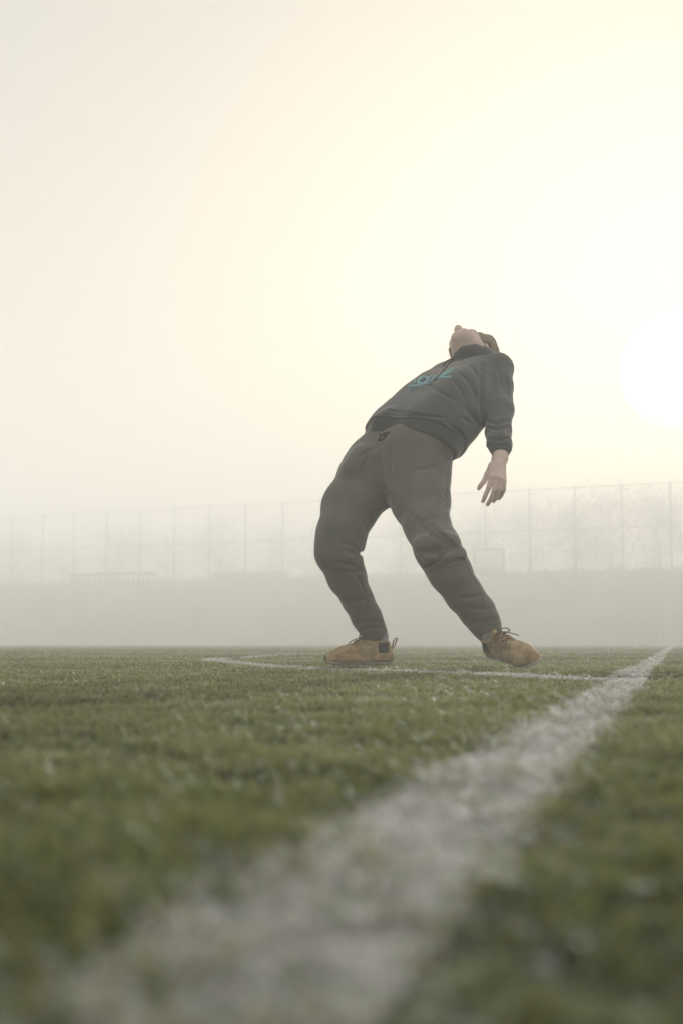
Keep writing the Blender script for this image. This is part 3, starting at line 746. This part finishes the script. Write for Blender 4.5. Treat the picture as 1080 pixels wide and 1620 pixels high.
# ------------------------------------------------------------------ build
ht = hair_m.node_tree; hb_ = [n for n in ht.nodes if n.type == 'BSDF_PRINCIPLED'][0]; ho_ = [n for n in ht.nodes if n.type == 'OUTPUT_MATERIAL'][0]
tl = ht.nodes.new('ShaderNodeBsdfTranslucent'); tl.inputs[0].default_value = (.75, .69, .53, 1); mx = ht.nodes.new('ShaderNodeMixShader'); mx.inputs[0].default_value = .4
lk(ht, hb_.outputs[0], mx.inputs[1]); lk(ht, tl.outputs[0], mx.inputs[2]); lk(ht, mx.outputs[0], ho_.inputs[0])
person = empty('person', (.2, 5.5, .018))
tag(person, 'person in a dark hoodie and grey sweatpants bending far backwards on the pitch', 'person')
ORG = np.array(person.location)
import time as _t; _t0 = _t.time()
bd_ = sdf_obj('body', body, (-.25, 5.05, -.01), (.80, 6.22, 1.46), .003, skin_m, person, 1)
po = sdf_obj('sweatpants', pants, (-.20, 5.10, .02), (.66, 5.86, 1.02), .0032, pant_m, person, 1)
ho = sdf_obj('hoodie', hood, (.02, 5.30, .60), (.80, 6.22, 1.34), .0032, hood_m, person, 1)
print('sdf', _t.time() - _t0)
def band(name, base, cA, n_, R_, thick, off, mat, parent, h=.0025, ribs=True, pad=.03):
    """ribbed band that hugs a garment between two planes"""
    n_ = n_/np.linalg.norm(n_)
    def f(p):
        q = p - cA; y = q@n_; rad = np.linalg.norm(q - y[:, None]*n_, axis=1)
        d = base(p) - off
        # thin sleeve: keep a shell of the garment
        return np.maximum(np.maximum(d, np.abs(y) - thick), rad - R_)
    return sdf_obj(name, f, cA - R_ - pad, cA + R_ + pad, h, mat, parent, 1)
# ankle cuffs
for leg in (legR, legL):
    a, b_ = leg[-2][0], leg[-1][0]; n_ = (b_ - a)/np.linalg.norm(b_ - a)
    c_ = b_ - n_*.014
    q = SDF(); q.add(rcone(c_ - n_*.05, c_ + n_*.05, leg[-1][1]+.001, leg[-1][1]-.001), .01)
    band('cuff', q, c_, n_, .08, .021, .0, pant_rib, po)
# sleeve cuffs
for arm in (armL, armR):
    a, b_ = arm[-2][0], arm[-1][0]; n_ = (b_ - a)/np.linalg.norm(b_ - a); c_ = b_ - n_*.018
    q = SDF(); q.add(rcone(c_ - n_*.04, c_ + n_*.04, arm[-1][1]+.0048, arm[-1][1]+.0005), .01)
    def f(p, q=q, c_=c_, n_=n_):
        y = (p - c_)@n_; rad = np.linalg.norm((p - c_) - y[:, None]*n_, axis=1)
        return np.maximum(np.maximum(q(p), np.abs(y) - .028), .029 - rad)
    sdf_obj('cuff', f, c_ - .07, c_ + .07, .0022, hood_rib, ho, 1)
# hem band of the hoodie
hood_b = SDF(); hood_b.items = list(SD0[id(hood)].items)
def hemband(p):
    y = (p - hemA)@hn; d = hood_b(p) + .0008
    arm_ = .13 - np.linalg.norm(p - armL[3][0], axis=1)
    return np.maximum(np.maximum(np.maximum(d, y - .002), -y - .062), np.maximum(arm_, p[:, 1] - 5.93))
sdf_obj('hem_band', hemband, (.0, 5.30, .66), (.66, 5.96, 1.10), .0034, hood_rib, ho, 1)

# drawstrings, seams, pocket, print: laid on the cloth
SDp, SDh, SDb = pants, hood, body
def lay(name, f, uv, r, mat, parent, n=6, lift=.6, seg=6):
    pts = hits(f, dense(uv, n)); 
    if len(pts) < 2: return None
    v_ = [(p - np.array([0, 0, CAMZ])) for p in pts]
    pts = [p - d/np.linalg.norm(d)*r*lift - ORG for p, d in zip(pts, v_)]
    mb = MB(); mb.tube(pts, r, seg); return mb.build(name, mat, parent)
for uv in ([(694,687),(699,697),(703,708),(707,718),(709.5,727)], [(692,690),(692,698),(696,710),(703,722),(708,728)]):
    lay('pocket_edge', SDp, uv, .0028, pant_m, po)
lay('side_seam', SDp, [(709,735),(707.5,760),(707,790),(706,815),(707,832)], .0015, pant_m, po, 8)
lay('side_seam', SDp, [(733,886),(742,902),(752,920),(760,938),(766,955)], .0015, pant_m, po, 8)
lay('side_seam', SDp, [(560,895),(570,925),(580,950),(587,972)], .0012, pant_m, po, 8)
# waist drawstring with knot
for uv in ([(611,684),(606,687),(602,690),(600,694),(597,697)], [(611,684),(609,690),(606,694),(603,697),(600,696)], [(616,683),(611,688),(607,690)], [(600,686),(603,688),(607,688)]):
    lay('drawstring', SDp, uv, .0036, cord_m, po, 4, .9)
# hood drawstrings
def free_tube(name, pts, r, mat, parent):
    mb = MB(); mb.tube([P(*p) - ORG for p in pts], r, 6); return mb.build(name, mat, parent)
lay('drawstring', SDh, [(716,567),(714,570),(708,578),(703,585),(697,592),(690,598),(686,602)], .0030, cord_m, ho, 6, 1.0)
free_tube('drawstring', [(716,566,5.78),(712,568,5.79),(706,571,5.80),(702,576,5.80),(699,580,5.80),(695,583,5.80),(692,584,5.80)], .0030, cord_m, ho)
# print: teal to peach brush lettering across the chest
def col_mat(n_, c): return noisy(n_, tuple(x*.85 for x in c), tuple(min(1, x*1.1) for x in c), 120, .75)
teal, mint, peach, grey_t = col_mat('print_teal', (.32, .52, .58)), col_mat('print_mint', (.34, .56, .48)), col_mat('print_peach', (.55, .42, .34)), col_mat('print_slate', (.26, .36, .40))
def cr(x, y): return (640 + x/10.8, 560 + y/10.8)
PR = [
 ([(20,680),(120,625),(200,585),(260,550),(360,512),(470,478)], 2.3, grey_t), ([(60,555),(150,545),(240,540),(330,520),(400,500)], 3.2, teal),
 ([(225,500),(235,460),(270,425),(330,395),(390,400),(405,425),(385,460),(330,495),(270,510),(230,500)], 4.0, teal),
 ([(130,500),(160,480),(180,450)], 2.4, teal), ([(420,470),(470,430),(520,390)], 2.4, teal), ([(430,400),(500,395),(540,380)], 2.2, teal),
 ([(570,415),(650,395),(720,402),(785,395)], 4.0, teal), ([(600,385),(690,345),(760,320),(830,300)], 4.0, teal), ([(660,330),(740,285),(820,255),(905,240)], 3.6, mint),
 ([(600,395),(640,350),(690,310)], 3.0, teal), ([(700,262),(790,225),(890,190)], 2.2, peach), ([(720,215),(800,180),(880,150),(950,128)], 2.4, peach),
 ([(430,330),(500,300),(570,270),(640,235)], 2.4, peach), ([(400,352),(480,342),(560,318),(620,285)], 2.2, peach), ([(420,375),(520,365),(590,340)], 2.0, mint),
 ([(230,420),(300,380),(360,355)], 2.2, mint), ([(100,600),(60,630),(30,660)], 2.0, grey_t), ([(330,545),(380,555),(420,565)], 2.0, grey_t), ([(150,560),(90,590),(40,620)], 2.0, grey_t),
 ([(250,505),(300,470),(345,430)], 2.6, cord_m),
]
for uv, r, m_ in PR: lay('print', SDh, [cr(*q) for q in uv], r*(.0017 if m_ in (teal, mint) else .0013), m_, ho, 4, .30, 6)
lay('shoulder_seam', SDh, [(770,556),(765,575),(762,600),(763,630),(765,660)], .0016, hood_rib, ho, 6, .3)

# hair
hair = SDF(); hair.add(he((0, -.018, .052), (.086, .103, .093)), .02)
for s in (-1, 1): hair.add(he((s*.062, .025, .045), (.028, .040, .045)), .02); hair.add(he((s*.073, .012, .012), (.010, .014, .032)), .012)
hair.add(he((0, .045, .115), (.06, .045, .035)), .02); hair.add(he((.080, -.010, .066), (.036, .060, .056)), .02); rightcut = he((-.095, .0, -.01), (.06, .08, .085))[0]
face_cut = he((0, .095, -.015), (.085, .075, .095))[0]; low_cut = he((0, .02, -.12), (.12, .10, .075))[0]
earc = [he((s*.080, -.008, -.01), (.018, .020, .034))[0] for s in (-1, 1)]
def hairf(p):
    d = hair(p); q = (p - HO)@HM
    d = d + .0035*np.sin(150*q[:, 0] + 40*q[:, 1] + 3*np.sin(60*q[:, 2]))*np.sin(30*q[:, 1] + 25*q[:, 2]) + .003*np.sin(70*q[:, 1] - 90*q[:, 0])*np.sin(45*q[:, 2])
    d = np.maximum(d, -face_cut(p)); d = np.maximum(d, -low_cut(p))
    d = np.maximum(d, -rightcut(p))
    for e in earc: d = np.maximum(d, -e(p))
    return d
ha = sdf_obj('hair', hairf, HO - .16, HO + .16, .0022, hair_m, person, 1)
# loose strands
mb = MB(); rs = np.random.default_rng(5)
for k in range(900):
    th = rs.uniform(0, 2*math.pi); ph = math.acos(rs.uniform(-.3, 1)); dl = np.array([math.sin(ph)*math.cos(th), math.sin(ph)*math.sin(th), math.cos(ph)])
    if dl[1] > .55 and dl[2] < .5: continue
    q = np.array([0, -.018, .052]) + dl*np.array([.083, .100, .090]); d2 = dl*.6 + rs.normal(0, .5, 3); d2 = d2 + np.array([0, -.5, -.3]); d2 /= np.linalg.norm(d2)
    q2 = q + d2*.012 + dl*.003; q3 = q2 + d2*rs.uniform(.008, .030)
    mb.tube([H(*q) - ORG, H(*q2) - ORG, H(*q3) - ORG], [.0011, .0009, .0003], 4, False)
mb.build('strands', hair_m, ha)

# ---- shoes
def shoe(w_, fr, org, side, label):
    e = empty('shoe', (0, 0, 0)); e.parent = person
    M = np.stack(fr, 1)
    def loc(p): return (p - org)@M
    up = SDF()
    s = side
    up.chain([((0, .036, .034), .0335), ((0, .13, .032), .036)], .02); up.chain([((0, .037, .034), .033), ((0, .046, .078), .0325)], .02)
    up.chain([((-.013*s, .19, .026), .033), ((.013*s, .195, .026), .031)], .03); up.chain([((0, .13, .03), .036), ((0, .19, .027), .036), ((.004*s, .247, .022), .027)], .03)
    up.chain([((0, .062, .085), .032), ((0, .115, .066), .031), ((0, .165, .044), .028), ((0, .225, .030), .024)], .025)
    up.add(rcone((0, .082, .095), (0, .090, .104), .022, .018), .02)
    top_cut = rcone((0, .052, .150), (0, .060, .085), .034, .028)[0]
    sag = lambda q: .0010*np.sin(190*q[:, 1] + 30*q[:, 2])*np.clip((q[:, 1]-.12)/.05, 0, 1)*np.clip(1 - np.abs(q[:, 1]-.175)/.04, 0, 1)
    def fl(q, off=0.0):
        d = up(q) - off + sag(q)
        d = np.maximum(d, .009 - q[:, 2]); d = np.maximum(d, -top_cut(q))
        d = np.maximum(d, q[:, 2] - (.093 + .25*np.clip(q[:, 1] - .06, 0, .08)) )
        # dip of the collar at the ankle
        dip = np.maximum(q[:, 2] - .0, 0); 
        return d
    def mk(name, f, mat, lo=(-.065, -.02, -.02), hi=(.065, .30, .13), h=.0019, par=None):
        V, Q = nets(f, lo, hi, h); V = relax(V, Q, 1); V = org + V@M.T - ORG
        return fast_mesh(name, V, Q.ravel(), np.arange(len(Q))*4, mat, par or e)
    u_ = mk('upper', lambda q: fl(q), shoe_m)
    # side gore at the ankle and worn toe cap sit 1 mm proud
    def gore(q):
        d = np.maximum(fl(q, .0012), -fl(q, -.004)); box = np.maximum(np.abs(q[:, 1] - .044) - (.020 + .10*(q[:, 2]-.06)), np.abs(q[:, 2] - .066) - .020)
        return np.maximum(d, box)
    for sg in (-1, 1): mk('elastic_gore', lambda q: np.maximum(gore(q), -sg*q[:, 0] + .006), gore_m)
    def cap(q):
        d = np.maximum(fl(q, .0012), -fl(q, -.004)); return np.maximum(d, np.maximum(.262 - q[:, 1] + .35*(q[:, 2] - .02), q[:, 2] - .040))
    mk('toe_cap', cap, shoe_d if side > 0 else shoe_m)
    def heelc(q):
        d = np.maximum(fl(q, .0010), -fl(q, -.004)); return np.maximum(d, np.maximum(np.hypot(q[:, 1] - .0, (q[:, 2]-.005)) - .042, .0085 - q[:, 2]))
    mk('heel_counter', heelc, shoe_m)
    def eyestay(q):
        d = np.maximum(fl(q, .0014), -fl(q, -.004)); ax = np.abs(q[:, 0]); return np.maximum(d, np.maximum(np.maximum(.082 - q[:, 1], q[:, 1] - .172 + 1.1*np.maximum(0, ax - .018)), np.maximum(.010 - ax, ax - .030 - .1*(q[:, 1] - .09))))
    for sg in (-1, 1): mk('eyestay', lambda q: np.maximum(eyestay(q), -sg*q[:, 0] + .006), shoe_p)
    def mud(q):
        d = np.maximum(fl(q, .0012), -fl(q, -.004)); return np.maximum(d, np.maximum(q[:, 2] - .0185 - .004*np.sin(q[:, 1]*38), .0085 - q[:, 2]))
    mk('mudguard', mud, shoe_p)
    # welted sole with toe spring
    prof = [(-.003, .0), (.004, .018), (.018, .029), (.045, .034), (.10, .034), (.15, .039), (.19, .047), (.225, .044), (.255, .034), (.272, .020), (.281, .004)]
    py = np.array([a for a, _ in prof]); pw = np.array([b_ for _, b_ in prof])
    def solef(q):
        w__ = np.interp(q[:, 1], py, pw, left=-.01, right=-.01); cx = .004*s*np.clip((q[:, 1] - .1)/.15, 0, 1)
        side_d = np.abs(q[:, 0] - cx) - w__*.92 - .0005; ends = np.maximum(-.001 - q[:, 1], q[:, 1] - .2825)
        spring = .016*np.clip((q[:, 1] - .215)/.07, 0, 1)**2
        tread = .0022*np.sign(np.sin(q[:, 1]*430))
        return np.maximum(np.maximum(side_d*.8, ends), np.maximum(-q[:, 2] + spring + tread*(q[:, 2] < spring + .003), q[:, 2] - .0095 - spring*.9))
    mk('sole', solef, sole_m if side > 0 else sole_l)
    # lacing
    def top(x, y):
        z = .14
        for _ in range(60):
            d = float(fl(np.array([[x, y, z]]))[0])
            if d < .0008: break
            z -= max(d*.8, .0006)
            if z < .01: break
        return z
    rows = [(.088, .017), (.105, .018), (.122, .019), (.139, .019), (.156, .018)]
    def T(x, y, l=.0015): return w_(x, y, top(x, y) + l) - ORG
    for i in range(len(rows)-1):
        (y0, x0), (y1, x1) = rows[i], rows[i+1]
        for sg in (-1, 1):
            mb = MB(); mb.tube([T(sg*(x0 + (-x1-x0)*t), y0 + (y1-y0)*t, .0026) for t in np.linspace(0, 1, 7)], .0024, 6); mb.build('lace', lace_m, u_)
    for (y0, x0) in rows:
        for sg in (-1, 1):
            mb = MB(); c_ = T(sg*(x0+.003), y0, .0008); ring = [c_ + fr[0]*.0036*math.cos(a) + fr[1]*.0036*math.sin(a) for a in np.linspace(0, 2*math.pi, 11)]; mb.tube(ring, .0011, 5); mb.build('eyelet', gore_m, u_)
    z0_ = top(0, .095)
    loops = [[(0, .098, .004), (.012, .112, .016), (.030, .125, .018), (.038, .130, .008), (.034, .118, -.004), (.018, .104, .0), (0, .098, .004)],
             [(0, .098, .004), (-.012, .110, .018), (-.028, .130, .020), (-.036, .140, .006), (-.030, .124, -.002), (-.014, .106, .0), (0, .098, .004)],
             [(0, .098, .005), (.020, .11, .008), (.034, .15, -.004), (.040, .172, -.018)], [(0, .098, .005), (-.020, .115, .006), (-.038, .15, -.012), (-.044, .165, -.022)]]
    for lp in loops:
        mb = MB(); pts = [w_(x_, y_, z0_ + z_) - ORG for x_, y_, z_ in lp]
        sm = []
        for i in range(len(pts)-1):
            a0 = pts[max(i-1, 0)]; a1, a2 = pts[i], pts[i+1]; a3 = pts[min(i+2, len(pts)-1)]
            for t in np.linspace(0, 1, 5)[:-1]: sm.append(.5*((2*a1) + (-a0+a2)*t + (2*a0-5*a1+4*a2-a3)*t*t + (-a0+3*a1-3*a2+a3)*t**3))
        mb.tube(sm + [pts[-1]], .0023, 6); mb.build('lace', lace_m, u_)
    # heel pull tab: a folded strap loop
    mb = MB(); strap = [(0, .008, .060), (0, .004, .078), (0, .001, .092), (0, -.006, .104), (0, -.012, .106), (0, -.014, .100), (0, -.008, .086), (0, .001, .066)]
    for sx in (-1, 1):
        pass
    for i, (x_, y_, z_) in enumerate(strap):
        for sx in (-1, 1):
            for th in (-1, 1):
                mb.V.append(tuple(w_(sx*.010, y_ + th*.0018, z_) - ORG))
    for i in range(len(strap)-1):
        b0 = i*4; b1 = b0+4
        mb.F += [[b0, b0+1, b1+1, b1], [b0+2, b1+2, b1+3, b0+3], [b0, b1, b1+2, b0+2], [b0+1, b0+3, b1+3, b1+1]]
    mb.build('pull_tab', shoe_p, e)
    # tongue standing above the collar
    tg = SDF(); tg.chain([((0, .092, .088), .014), ((0, .086, .112), .011)], .01)
    def tf(q):
        d = tg(q*np.array([.6, 1, 1])); return np.maximum(d, np.abs(q[:, 1] - (.092 - .3*(q[:, 2]-.09))) - .004)
    mk('tongue', tf, shoe_m)
    # sock
    sk = SDF(); sk.chain([((0, .052, .070), .0300), ((0, .050, .110), .0300)], .01)
    skf = lambda q: sk(q)
    so_ = mk('sock', skf, sock_m, (-.05, .0, .02), (.05, .11, .16)); so_.parent = person
    return e
shoe(wR, SR, OR_, 1, ''); shoe(wL, SL, OL, -1, '')
print('person', _t.time() - _t0)


# ------------------------------------------------------------------ render settings
scene.view_settings.view_transform = 'Standard'; scene.view_settings.look = 'None'; scene.view_settings.exposure = 1.19; scene.view_settings.gamma = 1.0
c = scene.cycles; c.use_denoising = True; c.volume_bounces = 8; c.max_bounces = 12; c.diffuse_bounces = 8; c.use_adaptive_sampling = True; c.adaptive_threshold = .02
c.sample_clamp_indirect = 8
